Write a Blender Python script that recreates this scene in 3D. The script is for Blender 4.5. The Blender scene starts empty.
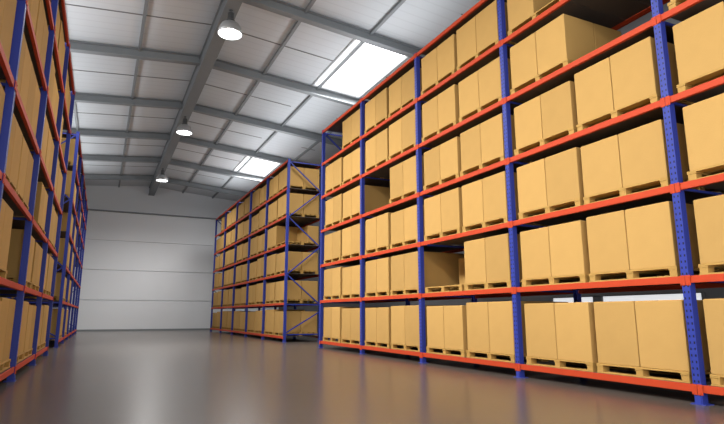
import bpy, bmesh, math, random
from mathutils import Vector, Matrix
random.seed(7)
C = bpy.context.scene.collection
R = math.radians
# ------------------------------------------------------------------ helpers
def box(bm, x0, x1, y0, y1, z0, z1, bev=0.0):
    if x1 < x0: x0, x1 = x1, x0
    if y1 < y0: y0, y1 = y1, y0
    vs = [bm.verts.new((x, y, z)) for z in (z0, z1) for y in (y0, y1) for x in (x0, x1)]
    fs = []
    for q in ((0,2,3,1), (4,5,7,6), (0,1,5,4), (2,6,7,3), (0,4,6,2), (1,3,7,5)):
        fs.append(bm.faces.new([vs[i] for i in q]))
    if bev > 0:
        es = list({e for f in fs for e in f.edges})
        bmesh.ops.bevel(bm, geom=es, offset=bev, segments=2, affect='EDGES', profile=0.5)
def bar(bm, p, q, w):
    p, q = Vector(p), Vector(q); d = (q-p).normalized()
    a = d.cross(Vector((0,1,0)));
    if a.length < .1: a = d.cross(Vector((1,0,0)))
    a.normalize(); b = d.cross(a)
    w *= .5
    A = [bm.verts.new(p + a*w*i + b*w*j) for i, j in ((-1,-1),(1,-1),(1,1),(-1,1))]
    B = [bm.verts.new(q + a*w*i + b*w*j) for i, j in ((-1,-1),(1,-1),(1,1),(-1,1))]
    for i in range(4):
        bm.faces.new((A[i], A[(i+1)%4], B[(i+1)%4], B[i]))
    bm.faces.new(A[::-1]); bm.faces.new(B)
def lathe(bm, prof, seg=32, s=1):
    rings = []
    for r, z in prof:
        rings.append([bm.verts.new((s*r*math.cos(2*math.pi*i/seg), s*r*math.sin(2*math.pi*i/seg), z)) for i in range(seg)])
    for a, b in zip(rings, rings[1:]):
        for i in range(seg):
            bm.faces.new((a[i], a[(i+1)%seg], b[(i+1)%seg], b[i]))
def mesh_from(name, bm, m):
    bmesh.ops.recalc_face_normals(bm, faces=bm.faces[:])
    me = bpy.data.meshes.new(name); bm.to_mesh(me); bm.free(); me.materials.append(m)
    return me
def link(name, me, parent=None, loc=(0,0,0)):
    o = bpy.data.objects.new(name, me); C.objects.link(o); o.location = loc
    if parent: o.parent = parent
    return o
def obj(name, bm, m, parent=None, loc=(0,0,0), smooth=False):
    me = mesh_from(name, bm, m)
    if smooth:
        for p in me.polygons: p.use_smooth = True
    return link(name, me, parent, loc)
def tag(o, label, cat, group=None):
    o['label'] = label; o['category'] = cat
    if group: o['group'] = group
    return o
def thing(name, label, cat, loc, group=None):
    o = bpy.data.objects.new(name, None); C.objects.link(o); o.location = loc
    o.empty_display_size = .2
    return tag(o, label, cat, group)
def struct(name, bm, m, label=None):
    o = obj(name, bm, m); o['kind'] = 'structure'
    if label: o['label'] = label
    return o
# ------------------------------------------------------------------ materials
def mat(name, col, rough=.5, metal=0, noise=0, nscale=4, bump=0, bscale=40, objrand=0, spec=.5):
    m = bpy.data.materials.new(name); m.use_nodes = True
    nt = m.node_tree; b = nt.nodes['Principled BSDF']
    b.inputs['Base Color'].default_value = (*col, 1); b.inputs['Roughness'].default_value = rough
    b.inputs['Metallic'].default_value = metal; b.inputs['Specular IOR Level'].default_value = spec
    tc = nt.nodes.new('ShaderNodeTexCoord')
    if noise or objrand:
        val = nt.nodes.new('ShaderNodeMath'); val.operation = 'MULTIPLY_ADD'
        val.inputs[1].default_value = noise*2; val.inputs[2].default_value = 1-noise
        n = nt.nodes.new('ShaderNodeTexNoise'); n.inputs['Scale'].default_value = nscale; n.inputs['Detail'].default_value = 5
        nt.links.new(tc.outputs['Object'], n.inputs['Vector']); nt.links.new(n.outputs['Fac'], val.inputs[0])
        out = val.outputs[0]
        if objrand:
            oi = nt.nodes.new('ShaderNodeObjectInfo')
            r = nt.nodes.new('ShaderNodeMath'); r.operation = 'MULTIPLY_ADD'
            r.inputs[1].default_value = objrand*2; r.inputs[2].default_value = -objrand
            nt.links.new(oi.outputs['Random'], r.inputs[0])
            s = nt.nodes.new('ShaderNodeMath'); s.operation = 'ADD'
            nt.links.new(out, s.inputs[0]); nt.links.new(r.outputs[0], s.inputs[1]); out = s.outputs[0]
        mx = nt.nodes.new('ShaderNodeVectorMath'); mx.operation = 'SCALE'; mx.inputs[0].default_value = col
        nt.links.new(out, mx.inputs['Scale']); nt.links.new(mx.outputs[0], b.inputs['Base Color'])
    if bump:
        n2 = nt.nodes.new('ShaderNodeTexNoise'); n2.inputs['Scale'].default_value = bscale
        bp = nt.nodes.new('ShaderNodeBump'); bp.inputs['Strength'].default_value = bump; bp.inputs['Distance'].default_value = .01
        nt.links.new(tc.outputs['Object'], n2.inputs['Vector']); nt.links.new(n2.outputs['Fac'], bp.inputs['Height'])
        nt.links.new(bp.outputs[0], b.inputs['Normal'])
    return m
def emit(name, col, st):
    m = bpy.data.materials.new(name); m.use_nodes = True
    b = m.node_tree.nodes['Principled BSDF']
    b.inputs['Base Color'].default_value = (*col, 1); b.inputs['Emission Color'].default_value = (*col, 1)
    b.inputs['Emission Strength'].default_value = st; b.inputs['Roughness'].default_value = .4
    return m
M_card = mat('cardboard', (.445,.266,.086), .85, noise=.08, nscale=3, bump=.12, bscale=60, objrand=.10, spec=.12)
M_wood = mat('pallet_wood', (.43,.255,.070), .75, noise=.15, nscale=8, bump=.2, spec=.2)
M_beam = mat('orange_beam_paint', (.47,.052,.016), .6, noise=.05, spec=.2)
M_brace = mat('blue_brace_paint', (.028,.045,.29), .5, spec=.3)
M_deck = mat('shelf_steel', (.09,.07,.055), .7)
M_steel = mat('roof_steel', (.22,.24,.255), .5, noise=.05)
M_girder = mat('girder_steel', (.20,.22,.235), .6, noise=.05)
M_seam = mat('roof_seam', (.18,.185,.19), .6)
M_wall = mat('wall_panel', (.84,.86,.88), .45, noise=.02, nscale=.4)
M_wallup = mat('upper_wall_panel', (.64,.67,.70), .5, noise=.03, nscale=.4)  # shade below the roof is put into this darker wall grey
M_side = mat('side_wall_panel', (.08,.08,.085), .6, noise=.05, nscale=.4)  # near-black so the dark behind the racks sits in the wall colour
M_dark = mat('dark_housing', (.09,.095,.10), .4, metal=.4)
M_alu = mat('skylight_frame', (.5,.52,.54), .4, metal=.2)
M_shade = mat('grey_metal_shade', (.40,.41,.42), .35, metal=.4)
M_refl = emit('lamp_reflector_glow', (.95,.97,1.0), .85)
M_bulb = emit('lamp_bulb_glow', (1,.99,.96), 10)
M_sky = emit('skylight_glass', (1,1,1), 2.0)
M_glow_strip = emit('window_glass_glow', (.95,.97,1), .7)  # glow of the added strip behind the rack, no real pane
def mth(op, a, bb=None, c=None):
    n = nt.nodes.new('ShaderNodeMath'); n.operation = op
    for i, v in enumerate((a, bb, c)):
        if v is None: continue
        if isinstance(v, (int, float)): n.inputs[i].default_value = v
        else: nt.links.new(v, n.inputs[i])
    return n.outputs[0]
# roof sheet: very faint ribbing across the slope
RC = (.62,.655,.69)
M_roof = mat('roof_sheet', RC, .6, spec=.2)
nt = M_roof.node_tree; b = nt.nodes['Principled BSDF']; tc = nt.nodes.new('ShaderNodeTexCoord')
sp = nt.nodes.new('ShaderNodeSeparateXYZ'); nt.links.new(tc.outputs['Object'], sp.inputs[0])
nz = nt.nodes.new('ShaderNodeTexNoise'); nz.inputs['Scale'].default_value = .45; nt.links.new(tc.outputs['Object'], nz.inputs['Vector'])
rib = mth('LESS_THAN', mth('FRACT', mth('MULTIPLY', sp.outputs['Y'], 1/.333)), .16)
fac = mth('MULTIPLY', mth('SUBTRACT', 1.0, mth('MULTIPLY', rib, .06)), mth('MULTIPLY_ADD', nz.outputs['Fac'], .12, .94))
mx = nt.nodes.new('ShaderNodeVectorMath'); mx.operation = 'SCALE'; mx.inputs[0].default_value = RC
nt.links.new(fac, mx.inputs['Scale']); nt.links.new(mx.outputs[0], b.inputs['Base Color'])
# post paint with rows of punched slots
PB = (.027,.043,.275,1)
M_post = mat('blue_post_paint', PB[:3], .5, spec=.3)
nt = M_post.node_tree; b = nt.nodes['Principled BSDF']; tc = nt.nodes.new('ShaderNodeTexCoord')
sp = nt.nodes.new('ShaderNodeSeparateXYZ'); nt.links.new(tc.outputs['Object'], sp.inputs[0])
ay = mth('ABSOLUTE', sp.outputs['Y'])
my = mth('LESS_THAN', mth('ABSOLUTE', mth('SUBTRACT', ay, .022)), .008)
zz = mth('FRACT', mth('MULTIPLY', sp.outputs['Z'], 1/.065))
mz = mth('LESS_THAN', mth('ABSOLUTE', mth('SUBTRACT', zz, .5)), .19)
msk = mth('MULTIPLY', my, mz)
mix = nt.nodes.new('ShaderNodeMix'); mix.data_type = 'RGBA'
nt.links.new(msk, mix.inputs['Factor']); mix.inputs[6].default_value = PB; mix.inputs[7].default_value = (.004,.005,.015,1)
nt.links.new(mix.outputs[2], b.inputs['Base Color'])
# floor: even polished concrete with very soft clouding
M_floor = bpy.data.materials.new('polished_concrete'); M_floor.use_nodes = True
nt = M_floor.node_tree; b = nt.nodes['Principled BSDF']; tc = nt.nodes.new('ShaderNodeTexCoord')
n1 = nt.nodes.new('ShaderNodeTexNoise'); n1.inputs['Scale'].default_value = .7; n1.inputs['Detail'].default_value = 4
n2 = nt.nodes.new('ShaderNodeTexNoise'); n2.inputs['Scale'].default_value = 14; n2.inputs['Detail'].default_value = 5
for n in (n1, n2): nt.links.new(tc.outputs['Object'], n.inputs['Vector'])
cr = nt.nodes.new('ShaderNodeValToRGB')
cr.color_ramp.elements[0].position = .3; cr.color_ramp.elements[0].color = (.092,.073,.060,1)
cr.color_ramp.elements[1].position = .7; cr.color_ramp.elements[1].color = (.122,.099,.084,1)
sb = mth('MULTIPLY', n1.outputs['Fac'], .7)
adn = mth('MULTIPLY_ADD', n2.outputs['Fac'], .3, sb)
nt.links.new(adn, cr.inputs[0])
nt.links.new(cr.outputs[0], b.inputs['Base Color'])
b.inputs['Roughness'].default_value = .26
b.inputs['Specular IOR Level'].default_value = .6
# ------------------------------------------------------------------ camera
PSI, THE, F, H = R(25.5), R(10.8), 540.0, .9
cam_d = bpy.data.cameras.new('camera'); cam = bpy.data.objects.new('camera', cam_d); C.objects.link(cam)
cam_d.sensor_width = 36; cam_d.lens = 36*F/724; cam.location = (0,0,H); cam.rotation_euler = (R(90)+THE, 0, -PSI)
bpy.context.scene.camera = cam
Rv = Vector((math.cos(PSI), -math.sin(PSI), 0))
Fv = Vector((math.sin(PSI)*math.cos(THE), math.cos(PSI)*math.cos(THE), math.sin(THE)))
Uv = Rv.cross(Fv)
def in_frame(x0, x1, y0, y1, z0, z1):
    us, vs = [], []
    for x in (x0, x1):
        for y in (y0, y1):
            for z in (z0, z1):
                p = Vector((x, y, z-H)); d = p.dot(Fv)
                if d < .2: return True
                us.append(362+F*p.dot(Rv)/d); vs.append(212-F*p.dot(Uv)/d)
    m = 25
    return not (max(us) < -m or min(us) > 724+m or max(vs) < -m or min(vs) > 424+m)
# ------------------------------------------------------------------ setting
XL, XR, Y0, Y1 = -4.2, 10.6, -3.5, 35.0
XC = 2.27
def roofz(x): return 8.72 - .09*abs(x-XC)
bm = bmesh.new(); box(bm, XL-.2, XR+.2, Y0, Y1+.2, -.1, 0); struct('floor', bm, M_floor)
bm = bmesh.new()
for k in range(4): box(bm, XL, XR, Y1, Y1+.08, k*1.74+.025, (k+1)*1.74-.025, .008)
box(bm, XL-.2, XR+.2, Y1+.07, Y1+.15, 0, 10)
struct('wall_back', bm, M_wall)
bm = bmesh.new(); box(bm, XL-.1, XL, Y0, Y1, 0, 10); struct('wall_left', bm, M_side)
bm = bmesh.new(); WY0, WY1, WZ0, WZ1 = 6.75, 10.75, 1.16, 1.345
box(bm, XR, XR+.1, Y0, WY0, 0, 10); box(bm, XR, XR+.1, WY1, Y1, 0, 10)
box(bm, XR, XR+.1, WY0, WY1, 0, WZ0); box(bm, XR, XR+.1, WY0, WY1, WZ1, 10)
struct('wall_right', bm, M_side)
bm = bmesh.new(); box(bm, XL, XR, Y1-.03, Y1-.002, 0, .09); struct('baseboard_back', bm, M_steel)
SK = [(5.75,7.45,12.2,15.85), (5.75,7.45,24.2,27.85), (8.2,9.9,6.2,9.85), (5.75,7.45,-.0,3.85), (-3.6,-2.0,12.2,15.85)]
XS = sorted({XL-.1, XC, XR+.1, *[s[0] for s in SK], *[s[1] for s in SK]}); YS = sorted({Y0, Y1, *[s[2] for s in SK], *[s[3] for s in SK]})
bm = bmesh.new()
for xa, xb in zip(XS, XS[1:]):
    for ya, yb in zip(YS, YS[1:]):
        xc, yc = (xa+xb)/2, (ya+yb)/2
        if any(s[0] < xc < s[1] and s[2] < yc < s[3] for s in SK): continue
        v = [bm.verts.new((x, y, roofz(x))) for x, y in ((xa,ya), (xb,ya), (xb,yb), (xa,yb))]
        bm.faces.new(v)
bmesh.ops.remove_doubles(bm, verts=bm.verts[:], dist=.0005)
ceil = struct('ceiling', bm, M_roof)
for i, (a, b_, c, d) in enumerate(SK):
    bm = bmesh.new()
    v = [bm.verts.new((x, y, roofz(x)+.02)) for x, y in ((a,c), (b_,c), (b_,d), (a,d))]; bm.faces.new(v)
    w = struct('window_%d' % (i+1), bm, M_sky, 'bright translucent roof skylight')
    bm = bmesh.new()
    for (p, q) in (((a,c),(b_,c)), ((b_,c),(b_,d)), ((b_,d),(a,d)), ((a,d),(a,c))):
        bar(bm, (*p, roofz(p[0])-.01), (*q, roofz(q[0])-.01), .06)
    obj('skylight_frame', bm, M_alu, w)
bm = bmesh.new(); box(bm, XR+.04, XR+.06, WY0, WY1, WZ0, WZ1)  # glowing strip added to give the white streak above the bottom cartons
w = struct('window_6', bm, M_glow_strip, 'low white window strip seen through the rack')
bm = bmesh.new()
for yy in (WY0, WY1): box(bm, XR-.02, XR+.04, yy-.03, yy+.03, WZ0, WZ1)
box(bm, XR-.02, XR+.04, 9.15, 9.40, WZ0, WZ1)
for zz_ in (WZ0, WZ1): box(bm, XR-.02, XR+.04, WY0, WY1, zz_-.02, zz_+.02)
obj('window_frame', bm, M_side, w)
n = 1
bm = bmesh.new()
box(bm, XC-.17, XC+.17, Y0, Y1, 8.13, 8.18, .008); box(bm, XC-.13, XC+.13, Y0, Y1, 8.18, 8.60); box(bm, XC-.17, XC+.17, Y0, Y1, 8.60, 8.64)
struct('trim_%d' % n, bm, M_girder, 'long grey steel ridge girder along the aisle'); n += 1
def sl(bm, x0, x1, ya, yb, dz0, dz1):
    vs = []
    for dz in (dz0, dz1):
        for (x, yy) in ((x0,ya),(x1,ya),(x1,yb),(x0,yb)): vs.append(bm.verts.new((x, yy, roofz(x)+dz)))
    for q in ((0,3,2,1),(4,5,6,7),(0,1,5,4),(1,2,6,5),(2,3,7,6),(3,0,4,7)): bm.faces.new([vs[i] for i in q])
y = 0.0
while y < 34:
    bm = bmesh.new()
    for (xa, xb) in ((XL, XC), (XC, XR)):
        sl(bm, xa, xb, y-.10, y+.10, -.29, -.26); sl(bm, xa, xb, y-.012, y+.012, -.26, -.05); sl(bm, xa, xb, y-.10, y+.10, -.05, -.03)
    struct('trim_%d' % n, bm, M_steel, 'steel cross beam carrying the roof'); n += 1
    y += 4
for k in range(-3, 5):
    x = XC+1.85*k
    if k == 0 or not (XL < x < XR): continue
    bm = bmesh.new(); z = roofz(x)
    box(bm, x-.04, x+.04, Y0, Y1, z-.09, z-.008)
    struct('trim_%d' % n, bm, M_steel, 'thin steel roof purlin'); n += 1
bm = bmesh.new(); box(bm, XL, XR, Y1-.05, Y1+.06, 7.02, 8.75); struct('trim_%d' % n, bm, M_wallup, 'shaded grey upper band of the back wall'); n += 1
bm = bmesh.new(); box(bm, XL, XR, Y1-.11, Y1-.0, 6.95, 7.02, .006); struct('trim_%d' % n, bm, M_steel, 'thin grey ledge across the back wall'); n += 1
bm = bmesh.new()
y = -2.0
while y < 34:
    for (xa, xb) in ((XL, XC), (XC, 5.7), (7.5, 8.15), (9.95, XR)): sl(bm, xa, xb, y-.018, y+.018, -.014, -.002)
    y += 4
obj('panel_seams', bm, M_seam, ceil)
# ------------------------------------------------------------------ racks
BAY = 2.69; DEP = 1.34
BT = [.195] + [1.31 + 1.008*k for k in range(6)]       # beam top heights
TOP = BT[6]+.02
ORD = ['', 'second', 'third', 'fourth', 'fifth', 'sixth']
LEV = ['bottom level', 'second level up', 'third level up', 'fourth level up', 'fifth level up', 'top level']
def bayname(i): return 'bay beside cross aisle' if i == 0 else '%s bay from cross aisle' % ORD[i]
_mc = {}
def cached(key, fn):
    if key not in _mc: _mc[key] = fn()
    return _mc[key]
def post_mesh():
    bm = bmesh.new()      # open C profile: web + two flanges + lips
    w, d, t = .043, .085, .006
    prof = [(-0.0, -w), (0, w), (d, w), (d, w-.02), (d-t, w-.02), (d-t, w-t), (t, w-t), (t, -w+t), (d-t, -w+t), (d-t, -w+.02), (d, -w+.02), (d, -w)]
    lo = [bm.verts.new((x, y, .008)) for x, y in prof]; hi = [bm.verts.new((x, y, TOP)) for x, y in prof]
    for i in range(len(prof)):
        j = (i+1) % len(prof); bm.faces.new((lo[i], lo[j], hi[j], hi[i]))
    bm.faces.new(lo); bm.faces.new(hi[::-1])
    return mesh_from('post', bm, M_post)
def foot_mesh():
    bm = bmesh.new(); box(bm, -.02, .12, -.08, .08, 0, .008)
    box(bm, -.008, -.001, -.03, .03, .008, .08)
    return mesh_from('foot_plate', bm, M_brace)
def beam_mesh():
    bm = bmesh.new(); L = BAY/2-.044
    box(bm, .008, .03, -L, L, -.076, 0, .003)
    box(bm, .03, .05, -L, L, -.076, -.025, .003)
    return mesh_from('beam', bm, M_beam)
def conn_mesh():
    bm = bmesh.new()
    box(bm, -.006, .0, -.055, .0, -.10, .006, .001)
    box(bm, -.006, .045, -.006, 0, -.10, .006, .001)
    for z in (-.085, -.02): box(bm, -.010, -.006, -.042, -.026, z-.006, z+.006)
    return mesh_from('end_connector', bm, M_beam)
def deck_mesh():
    bm = bmesh.new(); L = BAY/2-.07
    nn = 6; wdt = 2*L/nn
    for i in range(nn): box(bm, .052, DEP-.052, -L+i*wdt+.004, -L+(i+1)*wdt-.004, -.016, -.001)
    return mesh_from('shelf_panel', bm, M_deck)
def strut_mesh(key):
    x0, z0, x1, z1, wd = key
    bm = bmesh.new(); bar(bm, (x0, 0, z0), (x1, 0, z1), wd); return mesh_from('brace', bm, M_brace)
def put(name, me, parent, loc, s):
    o = link(name, me, parent, loc)
    if s < 0: o.rotation_euler = (0, 0, math.pi)
    return o
def rack(label, s, xf, ya, nb):
    r = thing('pallet_rack', label, 'pallet rack', (xf, ya, 0), 'blue and orange pallet racks along the aisle')
    for i in range(nb+1):
        for side in (0, 1):
            if side == 0: p = put('post', cached('post', post_mesh), r, (0, i*BAY, 0), s)
            else: p = put('post', cached('post', post_mesh), r, (s*DEP, i*BAY, 0), -s)
            link('foot_plate', cached('foot', foot_mesh), p)
        x0, x1 = .07, DEP-.07
        ends = i in (0, nb); wd = .038 if ends else .028
        zs = [.30, 1.0] + [1.27+1.0*k for k in range(6)]
        flip = False; st = []
        for j, (a, c) in enumerate(zip(zs, zs[1:])):
            if j == 1 or not ends: continue
            st.append((x0 if not flip else x1, a, x1 if not flip else x0, c, wd)); flip = not flip
        for a in ((zs[0]-.05, zs[2]-.02, zs[-1]) if ends else [z-.045 for z in BT]): st.append((x0, a, x1, a, wd))
        for key in st:
            put('brace', cached(key, lambda: strut_mesh(key)), r, (0, i*BAY, 0), s)
    for i in range(nb):
        yc = (i+.5)*BAY
        for k, z in enumerate(BT):
            for side in (0, 1):
                if side == 0: b_ = put('beam', cached('beam', beam_mesh), r, (0, yc, z), s)
                else: b_ = put('beam', cached('beam', beam_mesh), r, (s*DEP, yc, z), -s)
                if side == 0:
                    for e in (-1, 1):
                        c = link('end_connector', cached('conn', conn_mesh), b_, (0, e*(BAY/2-.002), 0))
                        if e < 0: c.scale = (1, -1, 1)
            put('shelf_panel', cached('deck', deck_mesh), r, (0, yc, z), s)
    return r
# ------------------------------------------------------------------ pallets and cartons
PW, PD, PH = 1.20, 1.22, .115
def slats(bm, z0, z1, n, w):
    for i in range(n):
        x = -PD/2 + w/2 + (PD-w)*i/(n-1)
        box(bm, x-w/2, x+w/2, -PW/2, PW/2, z0, z1, .003)
def pal_top(): bm = bmesh.new(); slats(bm, PH-.02, PH, 7, .12); return mesh_from('deck_boards', bm, M_wood)
def pal_bot(): bm = bmesh.new(); slats(bm, 0, .018, 3, .12); return mesh_from('bottom_boards', bm, M_wood)
def pal_str():
    bm = bmesh.new()
    for x in (-PD/2+.06, 0, PD/2-.06): box(bm, x-.055, x+.055, -.045, .045, .018, PH-.036, .004)
    box(bm, -PD/2, PD/2, -.05, .05, PH-.036, PH-.02)
    return mesh_from('stringer', bm, M_wood)
def pal_all():
    bm = bmesh.new()
    for me in (cached('pt', pal_top), cached('pb', pal_bot)): bm.from_mesh(me)
    for yy in (-PW/2+.05, 0, PW/2-.05):
        t = bmesh.new(); t.from_mesh(cached('ps', pal_str)); bmesh.ops.translate(t, verts=t.verts[:], vec=(0, yy, 0))
        tm = bpy.data.meshes.new('tmp'); t.to_mesh(tm); t.free(); bm.from_mesh(tm); bpy.data.meshes.remove(tm)
    return mesh_from('pallet', bm, M_wood)
def make_pallet(loc, label, detail, group):
    if detail:
        p = thing('pallet', label, 'pallet', loc, group)
        link('deck_boards', cached('pt', pal_top), p); link('bottom_boards', cached('pb', pal_bot), p)
        for yy in (-PW/2+.05, 0, PW/2-.05): link('stringer', cached('ps', pal_str), p, (0, yy, 0))
    else:
        p = tag(link('pallet', cached('pa', pal_all), None, loc), label, 'pallet', group)
    return p
def carton_mesh(w, d, h):
    bm = bmesh.new(); x, y = d/2, w/2; g = .004
    box(bm, -x, x, -y, y, 0, h-.006, .008)
    box(bm, -x+.009, x-.009, -y+.009, -g, h-.008, h, .0015)
    box(bm, -x+.009, x-.009, g, y-.009, h-.008, h, .0015)
    return mesh_from('carton', bm, M_card)
cartons = []; pallets = []
GP = .010
def fill(s, xf, ya, nb, rackname, skip, back, near_is_low=True, twodeep=(), single=(), hs=(.69, .715, .735)):
    for i in range(nb):
        bi = i if near_is_low else nb-1-i     # bay counted from the cross aisle
        for l in range(6):
            ents = []
            for pslot in (0, 1):              # 0 = nearer the camera
                key = (bi, l, pslot)
                y = ya + i*BAY + BAY/2 + (-1 if pslot == 0 else 1)*(PW/2+.03) + random.uniform(-.015, .015)
                h = random.choice(hs) + (.065 if l == 0 else 0)
                w = random.choice((.57, .578, .586)); d = PD-.04
                if key in skip: continue
                z = BT[l]
                xs = xf + s*(.03+PD/2+.02)
                if not in_frame(xs-PD/2, xs+PD/2, y-PW/2, y+PW/2, z, z+.95): continue
                P = dict(loc=(xs, y, z), slot=pslot, bi=bi, l=l, rack=rackname); pallets.append(P)
                off = w/2+GP/2
                if key in back:
                    d = .42; h = .60
                    for m in (0, 1): ents.append(dict(x=xf+s*(DEP-.07-d/2), y=y+(m*2-1)*off, back=True))
                elif key in twodeep:
                    d = .59
                    for m in (0, 1): ents.append(dict(x=xf+s*(.065+d/2), y=y+(m*2-1)*off, back=False))
                    for m in (0, 1): ents.append(dict(x=xf+s*(.065+1.5*d+.01), y=y+(m*2-1)*off, back=True))
                elif key in single:
                    ents.append(dict(x=xf+s*(.06+d/2), y=y+off, back=False))
                else:
                    jx = random.choice((0, 0, .012))
                    for m in (0, 1): ents.append(dict(x=xf+s*(.06+jx+d/2), y=y+(m*2-1)*off, back=False))
                for e in ents:
                    if 'p' not in e: e.update(p=P, z=z+PH, w=w, d=d, h=h)
            for isb in (False, True):
                g = sorted([e for e in ents if e['back'] == isb], key=lambda e: e['y'])
                N = len(g)
                for k, e in enumerate(g):
                    if N == 1: nm = 'single'
                    elif k == 0: nm = 'nearest'
                    elif k == N-1: nm = 'farthest'
                    else: nm = '%s nearest' % ORD[k]
                    e['label'] = '%s %scarton on %s, %s, %s' % (nm, 'rear ' if isb else '', LEV[l], bayname(bi), rackname)
                    e['group'] = 'cartons in the %s' % rackname
                    if in_frame(e['x']-e['d']/2, e['x']+e['d']/2, e['y']-e['w']/2, e['y']+e['w']/2, e['z'], e['z']+e['h']):
                        cartons.append(e)
YN = 14.5; YF = 17.87
RX, LX = 5.6, -1.0
FH = (.65, .69, .72)
rack('blue and orange pallet rack full of cartons, nearest on the right side', 1, RX, YN-5*BAY, 5)
rack('blue and orange pallet rack beyond the cross aisle on the right side', 1, RX, YF, 5)
rack('blue and orange pallet rack running out of frame on the left side', -1, LX, YN-4*BAY, 4)
rack('blue and orange pallet rack beyond the cross aisle on the left side', -1, LX, YF, 5)
fill(1, RX, YN-5*BAY, 5, 'near right rack', {(0,5,1), (3,4,0), (3,5,0)}, {(1,3,1), (2,1,1)}, False, {(3,4,1)}, {(3,5,1)})
fill(1, RX, YF, 5, 'far right rack', {(4,5,1)}, {(0,3,0)}, True, {(0,l,0) for l in (0,1,2,4,5)}, (), FH)
fill(-1, LX, YN-4*BAY, 4, 'near left rack', {(2,1,1), (0,4,1)}, {(1,2,0)}, False)
fill(-1, LX, YF, 5, 'far left rack', {(0,3,0)}, set(), True, (), (), FH)
for e in cartons:
    me = cached(('c', e['w'], e['d'], e['h']), lambda: carton_mesh(e['w'], e['d'], e['h']))
    e['o'] = tag(link('carton', me, None, (e['x'], e['y'], e['z'])), e['label'], 'carton', e['group'])
# leave out cartons of which nothing can be seen from the camera or from a step around it
bpy.context.view_layer.update()
dg = bpy.context.evaluated_depsgraph_get(); sc = bpy.context.scene
hits = {}
for vi, (dx, dy, dz) in enumerate(((0,0,0), (.7,0,.2), (-.4,-.3,.1))):
    st = 2 if vi == 0 else 4
    org = Vector((dx, dy, H+dz))
    for py in range(1, 412, st):
        for px in range(1, 724, st):
            if vi and 100 < px < 210: continue
            d = (Rv*(px-362) - Uv*(py-212) + Fv*F).normalized()
            ok, _, _, _, o, _ = sc.ray_cast(dg, org, d)
            if ok: hits[o.name] = hits.get(o.name, 0) + (.02 if vi else 1)
for e in cartons: e['v'] = hits.get(e['o'].name, 0)
cartons.sort(key=lambda e: -e['v'])
keep = [e for e in cartons[:300] if e['v'] > 0]
kp = {id(e['p']) for e in keep}
kid = {id(e) for e in keep}
for e in cartons:
    if id(e) not in kid: bpy.data.objects.remove(e['o'])
for p in pallets:
    if id(p) not in kp: continue
    lab = '%s wooden pallet on %s, %s, %s' % ('nearer' if p['slot'] == 0 else 'farther', LEV[p['l']], bayname(p['bi']), p['rack'])
    make_pallet(p['loc'], lab, p['loc'][1] < 15, 'pallets in the %s' % p['rack'])
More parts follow.
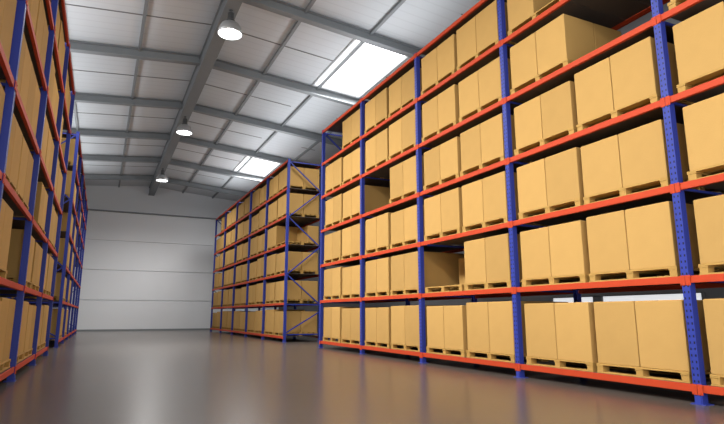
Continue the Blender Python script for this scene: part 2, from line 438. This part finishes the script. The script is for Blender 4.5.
# ------------------------------------------------------------------ pendant lamps
def lamp(y, label, en):
    zb = 7.62; S = .84
    t = thing('pendant_lamp', label, 'ceiling lamp', (XC, y, zb), 'high bay lamps hanging over the aisle')
    bm = bmesh.new(); lathe(bm, [(0,.51),(.06,.51),(.06,.49),(.014,.48),(.014,.43),(0,.43)], 16, S); obj('hanging_rod', bm, M_dark, t, smooth=True)
    bm = bmesh.new(); lathe(bm, [(0,.44),(.07,.44),(.095,.42),(.10,.26),(.12,.24),(.12,.17),(.08,.165),(0,.165)], 24, S); obj('housing', bm, M_dark, t)
    bm = bmesh.new(); lathe(bm, [(.08,.19),(.17,.175),(.25,.13),(.305,.05),(.335,-.05),(.345,-.12),(.33,-.12)], 40, S); obj('shade', bm, M_shade, t, smooth=True)
    bm = bmesh.new(); lathe(bm, [(.328,-.117),(.318,-.05),(.288,.045),(.235,.115),(.16,.155),(.0,.160)], 40, S); obj('reflector', bm, M_refl, t, smooth=True)
    bm = bmesh.new(); lathe(bm, [(0,.12),(.05,.11),(.07,.05),(.13,-.03),(.13,-.08),(.09,-.12),(0,-.13)], 24, S); obj('bulb', bm, M_bulb, t, smooth=True)
    l = bpy.data.lights.new('lamp_light', 'SPOT'); l.energy = en; l.shadow_soft_size = .12; l.color = (1,.99,.97)
    l.spot_size = R(165); l.spot_blend = .6
    lo = bpy.data.objects.new('lamp_light', l); C.objects.link(lo); lo.location = (XC, y, zb-.28)
lamp(12.1, 'white dome high bay lamp hanging nearest, largest of the three', 400)
lamp(20.0, 'white dome high bay lamp in the middle of the three', 430)
lamp(28.0, 'white dome high bay lamp hanging farthest, near the back wall', 900)
# ------------------------------------------------------------------ light
def area(loc, rot, sx, sy, e, col=(1,1,1), spread=180):
    l = bpy.data.lights.new('area_light', 'AREA'); l.shape = 'RECTANGLE'; l.size = sx; l.size_y = sy; l.energy = e; l.color = col
    l.spread = R(spread)
    o = bpy.data.objects.new('area_light', l); C.objects.link(o); o.location = loc; o.rotation_euler = rot
for i, (a, b_, c, d) in enumerate(SK):
    area(((a+b_)/2, (c+d)/2, roofz((a+b_)/2)-.15), (0,0,0), b_-a-.1, d-c-.1, (240, 380, 20, 200, 20)[i])
area((-1.6, -2.8, 5.2), (R(80), 0, R(-36)), 5, 3.5, 370, (1,.99,.97))  # unseen fill light added behind the camera
area((-2.0, 9, 7.75), (0, R(-48), 0), 1.0, 18, 880, (1,.99,.97), 90)     # unseen light added over the left rack to brighten the right rack
area((-1.8, 17, 6.75), (0, R(200.5), 0), .8, 28, 270, (.97,.985,1))       # unseen lights added above the rack tops to even out the ceiling
area((6.3, 20, 6.75), (0, R(159.5), 0), .8, 22, 220, (.97,.985,1))  # added counterpart above the right rack, also out of sight
area((2.2, -2.5, 1.2), (R(122), 0, R(-4)), 6, 2.0, 240, (.97,.985,1))  # unseen light added low behind the camera to lift the ceiling
w = bpy.data.worlds.new('world'); bpy.context.scene.world = w; w.use_nodes = True
w.node_tree.nodes['Background'].inputs[0].default_value = (.97,.985,1,1); w.node_tree.nodes['Background'].inputs[1].default_value = .36
bpy.context.scene.view_settings.view_transform = 'Standard'
